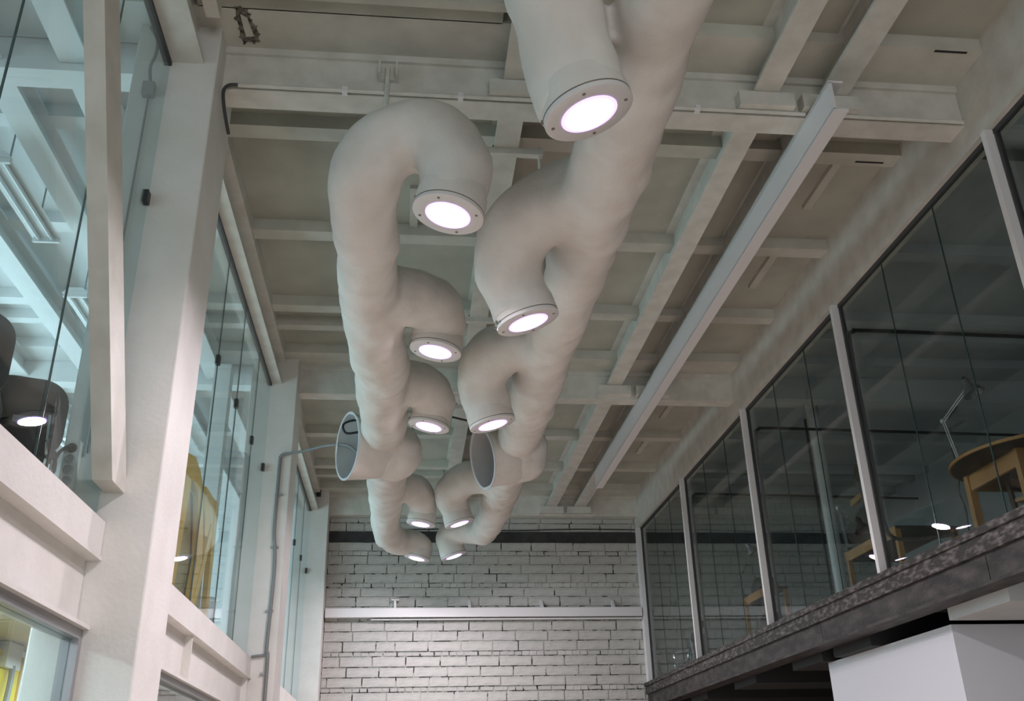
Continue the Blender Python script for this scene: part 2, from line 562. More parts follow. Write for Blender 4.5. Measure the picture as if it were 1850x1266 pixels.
wn = []
wn.append(glazing('window_1', XL, 0.3, 5.66, GL_Z0, GL_Z1, (1.3, 2.4, 3.5, 4.62), 'glass_left', 'clear glass partition at the upper left, in front of the black chairs', [(5.62, 5.30), (4.62, 5.3)]))
wn.append(glazing('window_2', XL, 6.27, 11.66, GL_Z0, GL_Z1, (7.3, 8.4, 9.5, 10.63), 'glass_left', 'clear glass partition between the two nearer left columns', [(8.4, 5.355), (9.5, 5.355), (10.63, 5.355), (11.62, 5.355)]))
wn.append(glazing('window_3', XL, 12.27, 17.66, GL_Z0, GL_Z1, (13.35, 14.4, 15.5, 16.6), 'glass_left', 'clear glass partition next to the brick end wall at the left', [(14.4, 5.355), (15.5, 5.355), (16.6, 5.355), (17.62, 5.355)]))
for w, (y0, y1) in zip(wn, ((0.3, 5.66), (6.27, 11.66), (12.27, 17.66))):
    box('bottom_gasket', 'gasket', (XL - 0.02, XL + 0.022, y0, y1, GL_Z0 - 0.01, GL_Z0 + 0.03), w)

for i, (y0, y1) in enumerate(((0.0, 5.655), (6.275, 11.655), (12.275, 17.655))):
    sp = struct(empty('spandrel_beam', (-1.8, y0, 2.46)), 'white steel spandrel beam under the left glazing, ' + where[i])
    box('top_plate', 'paint', (-2.0, -1.738, y0, y1, 2.88, 3.085), sp)
    box('upper_flange', 'paint', (-2.0, -1.725, y0, y1, 2.86, 2.88), sp)
    box('web', 'paint', (-2.0, -1.81, y0, y1, 2.50, 2.86), sp)
    box('lower_flange', 'paint', (-2.0, -1.73, y0, y1, 2.478, 2.50), sp)
    for yy in ((2.5, 4.0) if i == 0 else ((y0 + y1) / 2 - 0.55, y1 - 0.12)):
        box('stiffener', 'paint', (-1.81, -1.745, yy, yy + 0.018, 2.50, 2.86), sp)

# lower left glazing with grey frame
for i, (y0, y1) in enumerate(((1.0, 5.655), (6.275, 11.655))):
    w = struct(empty('window_%d' % (4 + i), (-1.8, y0, 1.0)), ('lower left window with a grey metal frame', 'lower window under the second spandrel beam')[i])
    box('top_frame', 'alu', (-1.86, -1.765, y0, y1, 2.425, 2.478), w)
    box('side_frame', 'alu', (-1.86, -1.765, y1 - 0.05, y1, 0.9, 2.425), w)
    box('side_frame', 'alu', (-1.86, -1.765, y0, y0 + 0.05, 0.9, 2.425), w)
    box('sill', 'alu', (-1.86, -1.765, y0, y1, 0.82, 0.9), w)
    box('pane', 'glass_left', (-1.815, -1.805, y0 + 0.05, y1 - 0.05, 0.9, 2.425), w)
    struct(box('wall_left_%s' % ('low', 'low_second')[i], 'paint', (-1.9, -1.75, y0 - 1, y1, 0, 0.82)), 'white low wall under the %s window' % ('near', 'second')[i])

# diagonal brace in front of the near glass
br = MB()
a, b = Vector((-1.715, 5.66, 3.25)), Vector((-1.715, 3.4, 6.55))
br.prism([(-1.66, 5.40, 3.26), (-1.66, 5.665, 3.26), (-1.66, 5.665, 3.34), (-1.66, 3.68, 6.49), (-1.66, 3.36, 6.49)], (-0.11, 0, 0))
struct(br.build('diagonal_brace', 'beam'), 'leaning cream steel brace in front of the near left glass')

# ------------------------------------------------------------------ left rooms behind the glass
struct(box('wall_left', 'white_room', (-6.1, -5.9, -2, 18.2, 0, ZS)), 'white outer wall of the left-hand rooms')
for k_, wy_ in enumerate((3.0, 9.0, 15.0)):
    w = struct(empty('window_%d' % (11 + k_), (-5.85, wy_, 3.55)), 'daylight window in the outer wall of the left rooms, ' + where[k_])
    for a_ in range(4):
        box('window_bar', 'white_room', (-5.90, -5.83, wy_ - 2.33 + a_ * 1.533, wy_ - 2.27 + a_ * 1.533, 3.52, 5.98), w)
    box('window_bar', 'white_room', (-5.90, -5.83, wy_ - 2.33, wy_ + 2.33, 5.95, 6.02), w)
    box('window_sill', 'white_room', (-5.90, -5.75, wy_ - 2.4, wy_ + 2.4, 3.48, 3.54), w)
struct(box('wall_left_end', 'white_room', (-6.0, -1.9, 18.0, 18.2, 0, ZS)), 'white end wall of the left-hand rooms')
struct(box('wall_left_front', 'white_room', (-6.0, -1.9, -2.0, -1.8, 0, ZS)), 'white front wall of the left-hand rooms')
struct(box('floor_left_upper', 'floor', (-6.0, -1.9, -2, 18.1, 2.75, 3.0)), 'upper floor slab of the left-hand rooms')
lc = struct(box('ceiling_left', 'white_room', (-6.0, -1.84, -2, 18.1, ZS, ZS + 0.2)), 'white ribbed ceiling of the left-hand rooms')
for y, w in rib_rows:
    if y > 1.5:
        box('ceiling_rib', 'white_room', (-5.9, -1.84, y, y + w, ZR, ZS), lc)
for y in BY:
    box('ceiling_crossbeam', 'white_room', (-5.9, COLX0, y, y + 0.21, ZB + 0.1, ZS), lc)
for k, (y0, y1) in enumerate(((0.1, 5.87), (6.1, 11.87), (12.1, 17.87))):
    for x, nm in ((-2.55, 'closest to the glass'), (-3.18, 'second from the glass'), (-4.1, 'third from the glass'), (-5.0, 'farthest from the glass')):
        struct(i_beam(MB(), x - 0.11, x + 0.11, y0, y1, 6.63, ZR + 0.02).build('room_joist', 'white_room'), 'white joist in the left room, %s, %s' % (nm, where[k]))


def fluor(x, y0, y1, z, label):
    t = empty('fluorescent_light', (x, y0, z), label, 'ceiling light', 'fluorescent lights in the left rooms')
    MB().prism([(x - 0.07, y0, z + 0.06), (x + 0.07, y0, z + 0.06), (x + 0.13, y0, z), (x - 0.13, y0, z)], (0, y1 - y0, 0)).build('reflector', 'fixture', t)
    for dx in (-0.06, 0.06):
        MB().tube([(x + dx, y0 + 0.05, z - 0.02), (x + dx, y1 - 0.05, z - 0.02)], 0.018, 8).build('lamp_tube', 'tube', t)
    for yy in (y0 + 0.01, y1 - 0.04):
        box('end_cap', 'fixture', (x - 0.12, x + 0.12, yy, yy + 0.03, z - 0.045, z + 0.01), t)
    for yy in (y0 + 0.25, y1 - 0.25):
        MB().tube([(x, yy, z + 0.05), (x, yy, z + 0.57)], 0.008, 6).build('hanger', 'lampmetal', t)


fluor(-3.44, 6.85, 8.15, 6.45, 'twin-tube fluorescent light at the left picture edge above the chairs')
fluor(-3.50, 9.20, 10.50, 6.45, 'farther twin-tube fluorescent light half hidden by the diagonal brace')
fluor(-3.50, 13.6, 14.9, 6.45, 'fluorescent light seen through the glass of the second left bay')
fluor(-3.44, 3.0, 4.3, 6.45, 'fluorescent light nearest the viewer in the upper left room')
fluor(-5.0, 7.5, 8.8, 6.45, 'fluorescent light over the far side of the left room, middle bay')
fluor(-5.0, 13.6, 14.9, 6.45, 'fluorescent light over the far side of the left room, far bay')


def batten(y0, y1, label):  # lights put in to brighten the lower left room
    t = empty('batten_fill', (-2.45, y0, 2.62), label, 'ceiling light', 'added fill lights in the lower left room')
    box('housing', 'fixture', (-2.52, -2.38, y0, y1, 2.67, 2.745), t)
    box('diffuser', 'tube', (-2.51, -2.39, y0 + .02, y1 - .02, 2.655, 2.67), t)
    area_light('batten_fill_glow', (-2.45, (y0 + y1) / 2, 2.64), (0, 0, -1), 0.12, y1 - y0, 26, (0.78, 0.94, 1.0))


batten(4.2, 6.2, 'added batten light that brightens the lower left room, nearer one')
batten(7.0, 9.0, 'added batten light that brightens the lower left room, farther one')

# ------------------------------------------------------------------ right glazing, deck and room
DZ = 3.39
MUL = (2.65, 5.66, 8.62, 11.63, 14.75, 17.9)
GR = (('window_6', 2.65, 5.66), ('window_7', 5.66, 8.62), ('window_8', 8.62, 11.63), ('window_9', 11.63, 14.75), ('window_10', 14.75, 17.9))
GLAB = ('smoky glass bay at the right picture edge', 'smoky glass bay at the right in front of the round table', 'smoky glass bay at the right with the tall dark plank behind it',
        'smoky glass bay at the right in front of the small desk with the dark bag', 'smoky glass bay at the right next to the brick wall')
for (nm, y0, y1), lab in zip(GR, GLAB):
    w = glazing(nm, XR + 0.02, y0 + 0.03, y1 - 0.03, DZ, 6.235, (y0 + (y1 - y0) / 3, y0 + (y1 - y0) * 2 / 3), 'glass_right', lab, None, 0.005)
    box('top_gasket', 'gasket', (XR, XR + 0.04, y0, y1, 6.205, 6.245), w)
    box('side_gasket', 'gasket', (XR + 0.0, XR + 0.04, y1 - 0.05, y1 - 0.03, DZ, 6.21), w)
for i, y in enumerate(MUL):
    last = i == len(MUL) - 1
    struct(box('mullion', 'mullion', (XR - 0.07, XR + 0.05, y - (0.02 if not last else 0.0), y + (0.035 if not last else 0.17), DZ - 0.02, 6.245)),
           ('white mullion behind the viewer at the right', 'white mullion at the top right picture corner', 'white mullion right of the tall dark plank', 'white mullion in the middle of the right glazing, left of the second desk',
            'white mullion beside the stacked grey chairs', 'white end post between the right glazing and brick wall')[i])

deck = struct(empty('deck_beam', (4.4, 1.0, 2.96)), 'dark blackened steel channel along the edge of the right-hand deck')
box('top_flange', 'steel_worn', (4.36, 4.60, 1.0, YW - 0.06, 3.33, DZ), deck)
box('upper_lip', 'steel_worn', (4.385, 4.46, 1.0, YW - 0.06, 3.20, 3.33), deck)
for y0, y1 in ((1.0, 6.9), (6.91, 10.1), (10.11, 14.0), (14.01, YW - 0.06)):
    box('web', 'steel', (4.42, 4.46, y0, y1, 2.985, 3.20), deck)
box('bottom_flange', 'steel', (4.37, 4.60, 1.0, YW - 0.06, 2.96, 2.985), deck)
struct(box('floor_right_upper', 'greywall', (4.60, 9.7, -2.0, YW, 3.18, 3.385)), 'upper floor slab of the right-hand room')
for i, y in enumerate((7.0, 9.4, 10.6, 12.8, 15.0)):
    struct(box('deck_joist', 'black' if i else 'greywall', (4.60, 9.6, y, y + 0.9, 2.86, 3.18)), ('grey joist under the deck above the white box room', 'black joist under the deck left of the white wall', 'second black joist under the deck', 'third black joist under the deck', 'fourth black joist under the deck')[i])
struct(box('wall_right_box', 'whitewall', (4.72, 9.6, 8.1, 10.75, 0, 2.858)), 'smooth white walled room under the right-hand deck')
struct(box('wall_right_low', 'black', (7.2, 7.4, 10.75, YW, 0, 3.0)), 'wall under the deck, blackened for the shade of the dark bay')  # black colour stands in for the shade of the opening
struct(box('wall_right_low_end', 'black', (4.46, 7.3, YW - 0.3, YW - 0.07, 0, 3.175)), 'end wall under the deck, blackened for the shade of the dark bay')  # shade of the opening put into the wall colour here too
struct(box('wall_right', 'greywall', (9.6, 9.8, -2, YW + 0.2, 0, ZS)), 'grey back wall of the right-hand room')
struct(box('wall_right_front', 'greywall', (4.64, 9.6, -2.0, -1.8, 0, ZS)), 'grey front wall of the right-hand room')
rc = struct(box('ceiling_right', 'greywall', (4.62, 9.6, -2, YW, ZS, ZS + 0.2)), 'grey ribbed ceiling of the right-hand room')
for y, w in rib_rows:
    if y > 2:
        box('ceiling_rib', 'greywall', (4.62, 9.6, y, y + w, ZR, ZS), rc)
for y in BY[:2]:
    box('ceiling_crossbeam', 'greywall', (4.62, 9.6, y, y + 0.21, ZB + 0.05, ZS), rc)
# partition with a boxed panel deep in the right room
struct(box('wall_right_partition', 'greywall', (7.4, 9.6, 9.7, 9.8, DZ, 5.9)), 'grey partition panel deep in the right-hand room')


def cable(name, pts, r, m, label, cat='cable', group=None, seg=6, n=6):
    o = MB().tube(spline(pts, n), r, seg).build(name, m, None, True)
    return tag(o, label, cat, group)


for k, (y, lab) in enumerate(((8.80, 'thick black cable dropping behind the mullion beside the round table'), (11.82, 'thick black cable dropping behind the mullion beside the second desk'), (14.95, 'thick black cable dropping behind the mullion near the brick wall'))):
    tail = [(4.66, y, 3.95), (4.70, y - 0.05, 3.78), (4.85, y - 0.35, 3.70), (4.95, y - 0.7, 3.66)] if k == 0 else [(4.66, y, 3.9), (4.66, y, 3.385)]
    cable('power_cable', [(8.6, y, 6.0), (6.5, y, 6.03), (4.9, y, 6.05), (4.72, y, 6.03), (4.66, y, 5.9), (4.66, y, 5.0), (4.66, y, 4.2)] + tail, 0.02, 'dark_wire', lab)
tag(MB().tube([(6.0, 12.85, DZ), (6.0, 12.85, 6.85)], 0.09, 16).build('standing_pipe', 'mullion', None, True), 'pale vertical pipe standing in the right-hand room', 'pipe')
cable('standing_cable', [(5.88, 12.88, 6.6), (5.87, 12.88, 5.0), (5.87, 12.88, DZ)], 0.018, 'dark_wire', 'black cable running down beside the pale vertical pipe')

# ------------------------------------------------------------------ light sculptures
def sdf_body(paths, seed, voxel=0.021):
    mb = MB()
    for pts in paths:
        s = spline(pts, 7)
        mb.tube([q[:3] for q in s], [q[3] for q in s], 20)
    me = bpy.data.meshes.new('tmp')
    me.from_pydata(mb.v, [], mb.f)
    o = bpy.data.objects.new('tmp', me)
    COL.objects.link(o)
    rm = o.modifiers.new('r', 'REMESH')
    rm.mode = 'VOXEL'
    rm.voxel_size = voxel
    sm = o.modifiers.new('s', 'SMOOTH')
    sm.factor, sm.iterations = 0.5, 16
    dg = bpy.context.evaluated_depsgraph_get()
    out = bpy.data.meshes.new_from_object(o.evaluated_get(dg))
    bpy.data.objects.remove(o)
    sd = Vector((seed * 3.7, seed, 0))
    nv = [v.normal.copy() for v in out.vertices]
    for v, n in zip(out.vertices, nv):
        d = noise.noise(v.co * 2.4 + sd) * 0.034 + noise.noise(v.co * 6.0 + sd) * 0.015
        v.co += n * d
    return out


def lamp_head(root, p, axis, r=0.218, chips=0):
    a = Vector(axis).normalized()
    s = a.cross(Vector((0, 1, 0))).normalized()
    u = a.cross(s)
    p = Vector(p)
    plate = MB().lathe([(0.0, -0.03), (r, -0.03), (r, -0.004), (r - 0.006, 0.0), (0.138, 0.0), (0.138, -0.006), (0.0, -0.006)], p, a, 48).build('lamp_plate', 'plate', root, True)
    MB().lathe([(0.138, -0.006), (0.138, 0.003), (0.121, 0.005), (0.121, -0.006)], p, a, 40).build('violet_fringe', 'lensfringe', plate, True)  # glowing band imitates the colour fringe around the bright lens
    MB().lathe([(0.121, 0.0), (0.108, 0.004), (0.06, 0.006), (0.0, 0.0065)], p, a, 40).build('lamp_lens', 'lens', plate, True)
    sl = bpy.data.lights.new('lamp_beam', 'AREA')
    sl.shape, sl.size = 'DISK', 0.238
    sl.energy, sl.color, sl.spread = 46, (1.0, 0.90, 0.985), math.radians(158)
    so = bpy.data.objects.new('lamp_beam', sl)
    so.location = p + a * 0.0095
    so.rotation_euler = a.to_track_quat('-Z', 'Y').to_euler()
    COL.objects.link(so)
    MB().lathe([(r + 0.001, -0.034), (r + 0.001, -0.026), (r - 0.03, -0.026), (r - 0.03, -0.034)], p, a, 48, True).build('seam', 'screw', plate)
    MB().lathe([(r - 0.02, -0.20), (r - 0.004, -0.14), (r + 0.002, -0.032), (r - 0.02, -0.03)], p, a, 48).build('stub_collar', 'plaster', root, True)
    for k in range(chips):
        t = math.radians(rnd.uniform(150, 330))
        c = p - a * rnd.uniform(0.028, 0.045) + (s * math.cos(t) + u * math.sin(t)) * (r + 0.003)
        q = rnd.uniform(0.008, 0.02)
        MB().prism([tuple(c + (s * -math.sin(t) + u * math.cos(t)) * q * i_ + a * q * j_) for i_, j_ in ((-1.4, -.2), (-.2, -.7), (1.3, .1), (.4, .5))], (s * math.cos(t) + u * math.sin(t)) * 0.006).build('plaster_chip', 'screw', plate)
    for k in range(4):
        t = math.radians(20 + 90 * k)
        c = p + (s * math.cos(t) + u * math.sin(t)) * 0.182
        MB().lathe([(0.009, 0), (0.009, 0.003), (0.0, 0.004)], c, a, 8).build('screw', 'screw', plate)


def horn(root, c0, c1, r0, r1, name='horn'):
    c0, c1 = Vector(c0), Vector(c1)
    ax = (c1 - c0)
    L = ax.length
    out = [(r0 * 0.93, L * 0.30), (r0 * 1.0, L * 0.40), ((r0 + r1) * 0.5, L * 0.7), (r1, L)]
    inn = [(r1 - 0.018, L), ((r0 + r1) * 0.5 - 0.035, L * 0.75), (r0 * 0.85, L * 0.56), (0.02, L * 0.50)]
    h = MB().lathe(out + inn[:1], c0, ax, 40).build(name, 'plaster', root, True)
    for v in h.data.vertices:
        n = noise.noise(v.co * 4.0 + Vector((c0.x, 0, 0)))
        d = v.co - (c0 - world_offset(root))
        d -= ax.normalized() * d.dot(ax.normalized())
        if d.length > 0.05:
            v.co += d.normalized() * n * 0.03
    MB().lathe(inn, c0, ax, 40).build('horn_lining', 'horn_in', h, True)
    rim = MB().lathe([(r1 - 0.02, L - 0.01), (r1 + 0.004, L - 0.01), (r1 + 0.004, L + 0.006), (r1 - 0.02, L + 0.006)], c0, ax, 40, True).build('horn_rim', 'whitewall', h)
    return h


def sculpture(label, tube, lamps, branches, horn_args, seed):
    root = empty('light_sculpture', tube[len(tube) // 2][:3], label, 'lamp', 'plaster tube light sculptures under the ceiling')
    paths = []
    ends = []
    for i, ((p, ax), br_) in enumerate(zip(lamps, branches)):
        a = Vector(ax).normalized()
        e = Vector(p)
        k1 = e - a * 0.18
        arm = list(br_) + [(*k1, 0.214), (*(e - a * 0.04), 0.216)]
        if i == 0:
            arm = arm[::-1] + list(tube[1:])
        paths.append(arm)
        ends.append((p, ax))
    h0, h1, hr0, hr1 = Vector(horn_args[0]), Vector(horn_args[1]), horn_args[2], horn_args[3]
    hd = h1 - h0
    paths.append([(*(h0 + hd * t), r_) for t, r_ in ((-0.28, hr0 * 0.55), (-0.16, hr0 * 0.86), (0.05, hr0 * 1.03), (0.25, hr0 * 1.02), (0.46, hr0 * 0.99))])
    me = sdf_body(paths, seed)
    off = world_offset(root)
    me.transform(Matrix.Translation(-off))
    me.materials.clear()
    me.materials.append(M['plaster'])
    me.polygons.foreach_set('use_smooth', [True] * len(me.polygons))
    body = bpy.data.objects.new('tube_body', me)
    COL.objects.link(body)
    body.parent = root
    for p, ax in ends:
        a = Vector(ax).normalized()
        lamp_head(root, Vector(p) + a * 0.012, ax, chips=rnd.choice((3, 5, 8)))
    horn(root, *horn_args)
    return root


R = 0.235
left_tube = [(-0.30, 4.98, 5.16, .23), (-.33, 5.5, 5.12, .225), (-.335, 6.1, 5.15, .23), (-.325, 6.9, 5.20, .245), (-.30, 7.8, 5.26, .255), (-.28, 8.6, 5.32, .26), (-.28, 9.6, 5.39, .255), (-.29, 10.8, 5.46, .26),
             (-.29, 12.0, 5.54, .265), (-.30, 13.2, 5.62, .26), (-.33, 14.4, 5.68, .25), (-.35, 15.2, 5.66, .24), (-.32, 15.9, 5.56, .225)]
left_lamps = [((.20, 4.88, 4.78), (-.20, .02, -1)), ((.20, 7.29, 4.99), (-.17, .04, -1)), ((.20, 9.52, 5.15), (-.20, .04, -1)), ((.198, 14.2, 5.33), (-.16, .02, -1)), ((.173, 16.4, 5.31), (-.22, .02, -1))]
left_br = [
    [(-.31, 5.10, 5.16, .235), (-.22, 4.98, 5.30, .24), (-.05, 4.92, 5.37, .235), (.13, 4.89, 5.30, .232), (.23, 4.88, 5.12, .224)],
    [(-.30, 6.75, 5.20, .23), (-.08, 6.85, 5.28, .23), (.12, 7.05, 5.33, .23), (.235, 7.2, 5.24, .218)],
    [(-.28, 8.95, 5.36, .23), (-.05, 9.05, 5.46, .235), (.13, 9.25, 5.49, .23), (.23, 9.42, 5.40, .218)],
    [(-.31, 13.5, 5.64, .23), (-.06, 13.6, 5.72, .23), (.12, 13.85, 5.72, .23), (.225, 14.1, 5.60, .218)],
    [(-.33, 15.7, 5.58, .225), (-.15, 16.15, 5.52, .225), (.06, 16.3, 5.56, .22), (.20, 16.38, 5.52, .215)]]
sculpture('white lumpy tube light sculpture at the left, ending in a hooked lamp near the viewer', left_tube, left_lamps, left_br, ((-.10, 11.0, 5.37), (-.72, 10.74, 5.34), .335, .40), 1)

right_tube = [(1.12, 2.9, 5.05, .22), (1.14, 3.6, 5.0, .225), (1.16, 4.6, 5.03, .25), (1.175, 5.5, 5.08, .24), (1.21, 6.5, 5.15, .235), (1.22, 7.6, 5.23, .245), (1.25, 8.8, 5.31, .25), (1.28, 10.0, 5.39, .255),
              (1.30, 11.4, 5.48, .26), (1.33, 12.8, 5.58, .26), (1.35, 14.0, 5.64, .25), (1.34, 14.9, 5.62, .24), (1.24, 15.6, 5.54, .22)]
right_lamps = [((.80, 3.54, 4.50), (.30, .06, -1)), ((.78, 5.75, 4.51), (.30, .08, -1)), ((.77, 8.37, 4.75), (.26, .06, -1)), ((.762, 13.86, 5.25), (.30, .04, -1)), ((.788, 16.02, 5.26), (.33, .04, -1))]
right_br = [
    [(1.12, 3.0, 5.06, .23), (1.0, 3.0, 5.22, .235), (.78, 3.1, 5.27, .235), (.62, 3.32, 5.12, .235)],
    [(1.15, 4.95, 5.06, .24), (.95, 5.15, 5.10, .24), (.74, 5.38, 5.06, .25), (.64, 5.60, 4.90, .24)],
    [(1.21, 7.60, 5.23, .24), (1.0, 7.80, 5.32, .24), (.76, 8.05, 5.31, .25), (.645, 8.25, 5.15, .24)],
    [(1.33, 13.1, 5.60, .24), (1.08, 13.2, 5.74, .24), (.80, 13.45, 5.78, .25), (.64, 13.7, 5.66, .24)],
    [(1.26, 15.5, 5.55, .22), (1.05, 15.75, 5.62, .22), (.80, 15.9, 5.66, .22), (.69, 16.0, 5.56, .215)]]
sculpture('white lumpy tube light sculpture at the right, running up out of the picture top', right_tube, right_lamps, right_br, ((1.46, 11.0, 5.38), (.87, 10.84, 5.24), .345, .37), 2)

# hangers
hb = empty('hanger_bracket', (-.23, 5.8, 6.5), 'small plate and rod on the near crossbeam holding the left sculpture', 'bracket', 'sculpture hangers')
MB().box(-.30, -.155, 5.84, 5.88, 6.60, 6.72).box(-.30, -.285, 5.76, 5.84, 6.60, 6.72).box(-.17, -.155, 5.76, 5.84, 6.60, 6.72).build('plate', 'beam', hb)
MB().tube([(-.23, 5.80, 6.68), (-.24, 5.80, 5.28)], 0.018, 8).build('rod', 'beam', hb)
for y, x0, x1, rx, zt, lab in ((6.65, .60, 1.08, 1.05, 5.30, 'steel crossbar and rod under the joist above the right sculpture, nearest'), (9.85, .60, 1.08, 1.06, 5.5, 'steel crossbar and rod under the joist, behind the second right lamp'), (12.6, .60, 1.08, 1.06, 5.65, 'steel crossbar and rod under the joist, above the open horns')):
    hb = empty('hanger_bracket', (rx, y, 6.6), lab, 'bracket', 'sculpture hangers')
    box('crossbar', 'beam', (x0, x1, y, y + 0.06, 6.565, 6.625), hb)
    MB().tube([(rx, y + 0.03, 6.66), (rx, y + 0.03, zt)], 0.012, 8).build('rod', 'beam', hb)
    MB().tube([(x0 + .06, y + 0.03, 6.6), (x0 + .06, y + 0.03, 6.66)], 0.012, 8).build('bolt', 'screw', hb)

# ------------------------------------------------------------------ pipes and cables of the hall
pp = empty('ceiling_pipe', (1.0, 5.85, 6.45), 'thin cream pipe with a dark elbow along the near crossbeam', 'pipe')
MB().tube([(-1.34, 5.845, 6.475), (3.08, 5.845, 6.475)], 0.016, 8).build('pipe_run', 'beam', pp, True)
MB().tube([(3.21, 5.845, 6.475), (4.42, 5.845, 6.475)], 0.016, 8).build('pipe_run', 'beam', pp, True)
MB().tube(spline([(-1.33, 5.845, 6.478), (-1.40, 5.83, 6.46), (-1.435, 5.82, 6.40), (-1.43, 5.85, 6.30), (-1.42, 5.95, 6.22), (-1.415, 6.05, 6.18)]), 0.013, 8).build('dark_elbow', 'gasket', pp, True)
for x in (-.55, .33, 1.5, 2.2):
    box('pipe_clip', 'mullion', (x - 0.02, x + 0.02, 5.825, 5.88, 6.455, 6.50), pp)

cond = empty('wall_conduit', (-1.58, 11.63, 2.5), 'grey conduit climbing the second left column and crossing to the left sculpture', 'conduit')
MB().tube(spline([(-1.55, 11.64, 0.2), (-1.55, 11.64, 2.0), (-1.555, 11.64, 3.05), (-1.575, 11.64, 3.2), (-1.56, 11.64, 4.0), (-1.575, 11.64, 4.35), (-1.60, 11.64, 4.6), (-1.60, 11.64, 5.40), (-1.59, 11.63, 5.50), (-1.54, 11.62, 5.535)]), 0.021, 8).build('riser', 'grey_wire', cond, True)
MB().tube(spline([(-1.54, 11.62, 5.535), (-1.3, 11.5, 5.53), (-1.0, 11.2, 5.50), (-.75, 11.0, 5.44), (-.6, 10.85, 5.3), (-.5, 10.8, 5.2)]), 0.018, 8).build('crossing_cable', 'grey_wire', cond, True)
MB().tube([(-1.74, 11.635, 3.10), (-1.56, 11.64, 3.12)], 0.015, 8).build('side_cable', 'grey_wire', cond, True)
for z in (2.9, 3.6, 4.35, 5.0):
    box('conduit_clip', 'alu', (-1.625, -1.535, 11.635, 11.66, z, z + 0.025), cond)
cable('loop_cable', [(-.30, 10.85, 5.62), (-.5, 10.85, 5.70), (-.68, 10.80, 5.68), (-.78, 10.74, 5.60), (-.74, 10.74, 5.50), (-.60, 10.76, 5.52)], 0.014, 'dark_wire', 'black cable looping over the open horn of the left sculpture')
cable('link_cable', [(.18, 10.3, 5.62), (.45, 10.4, 5.60), (.70, 10.5, 5.58), (1.0, 10.6, 5.55)], 0.012, 'dark_wire', 'short black cable between the two sculptures')
# conduit and junction box on the near column, behind the glass
jc = empty('junction_box', (-1.9, 5.62, 6.2), 'grey junction box and thin cable on the near column behind the glass', 'junction box')
box('box_body', 'alu', (-1.945, -1.865, 5.60, 5.655, 6.16, 6.27), jc)
MB().tube(spline([(-1.90, 5.62, 6.27), (-1.905, 5.58, 6.38), (-1.87, 5.54, 6.45), (-1.86, 5.5, 6.55), (-1.91, 5.46, 6.64)]), 0.013, 6).build('swan_cable', 'grey_wire', jc, True)
MB().tube([(-1.905, 5.645, 6.16), (-1.91, 5.645, 4.9), (-1.90, 5.645, 3.5)], 0.008, 6).build('down_cable', 'grey_wire', jc, True)
tag(MB().box(-1.70, -1.62, 17.56, 17.66, 6.74, 6.86).build('wall_speaker', 'dark_wire'), 'small black loudspeaker high on the far left column', 'speaker')

# ------------------------------------------------------------------ furniture
def shell(w, h, t, curve, m=14, n=22, corner=0.12, tilt=0.0):
    """rounded, bowed pad in the XZ plane, centred on x, bottom at z=0, thickness along y"""
    mb = MB()
    grid = {}
    for side in (0, 1):
        for j in range(n + 1):
            v = 0.5 - 0.5 * math.cos(math.pi * j / n)
            z = v * h
            e = 0.0
            if z > h - corner:
                e = corner - math.sqrt(max(0, corner ** 2 - (z - (h - corner)) ** 2))
            if z < corner * 0.6:
                c2 = corner * 0.6
                e = max(e, c2 - math.sqrt(max(0, c2 ** 2 - (c2 - z) ** 2)))
            hw = w / 2 - e
            for i in range(m + 1):
                x = -hw + 2 * hw * i / m
                y = -curve * (1 - (2 * x / w) ** 2) + (t if side else 0) + tilt * z
                grid[side, j, i] = len(mb.v)
                mb.v.append((x, y, z))
    for j in range(n):
        for i in range(m):
            mb.f.append((grid[0, j, i], grid[0, j, i + 1], grid[0, j + 1, i + 1], grid[0, j + 1, i]))
            mb.f.append((grid[1, j, i], grid[1, j + 1, i], grid[1, j + 1, i + 1], grid[1, j, i + 1]))
    for j in range(n):
        for i in (0, m):
            mb.f.append((grid[0, j, i], grid[0, j + 1, i], grid[1, j + 1, i], grid[1, j, i]))
    for i in range(m):
        for j in (0, n):
            mb.f.append((grid[0, j, i], grid[0, j, i + 1], grid[1, j, i + 1], grid[1, j, i]))
    return mb


def shift(mb, d):
    mb.v = [(x + d[0], y + d[1], z + d[2]) for x, y, z in mb.v]
    return mb


def black_chair(label):
    t = empty('padded_chair', (0, 0, 0), label, 'chair', 'black chairs behind the upper left glass')
    shift(shell(0.46, 0.44, 0.035, 0.05, corner=0.17, tilt=0.12), (0, 0.19, 0.44)).build('backrest', 'chair_fab', t, True)
    s_ = MB()
    for sgn in (0,):
        s_.prism([(-0.22, -0.24, 0.42), (0.22, -0.24, 0.42), (0.235, -0.05, 0.42), (0.21, 0.20, 0.42), (-0.21, 0.20, 0.42), (-0.235, -0.05, 0.42)], (0, 0, 0.045))
    s_.build('seat', 'chair_fab', t)
    for sx in (-1, 1):
        MB().tube(spline([(sx * .20, .22, 0.0), (sx * .20, .20, .2), (sx * .20, .17, .40), (sx * .20, .19, .44)]), 0.011, 8).build('leg', 'chrome', t, True)
        MB().tube(spline([(sx * .20, -.24, 0.0), (sx * .20, -.23, .2), (sx * .20, -.20, .40), (sx * .19, -.14, .425), (sx * .19, .10, .425)]), 0.011, 8).build('leg', 'chrome', t, True)
        MB().tube(spline([(sx * .16, .05, .425), (sx * .16, .18, .43), (sx * .15, .225, .50), (sx * .14, .245, .66)]), 0.010, 8).build('back_support', 'chrome', t, True)
    box('mount_plate', 'lampmetal', (-.05, .05, .215, .235, .60, .64), t)
    return t


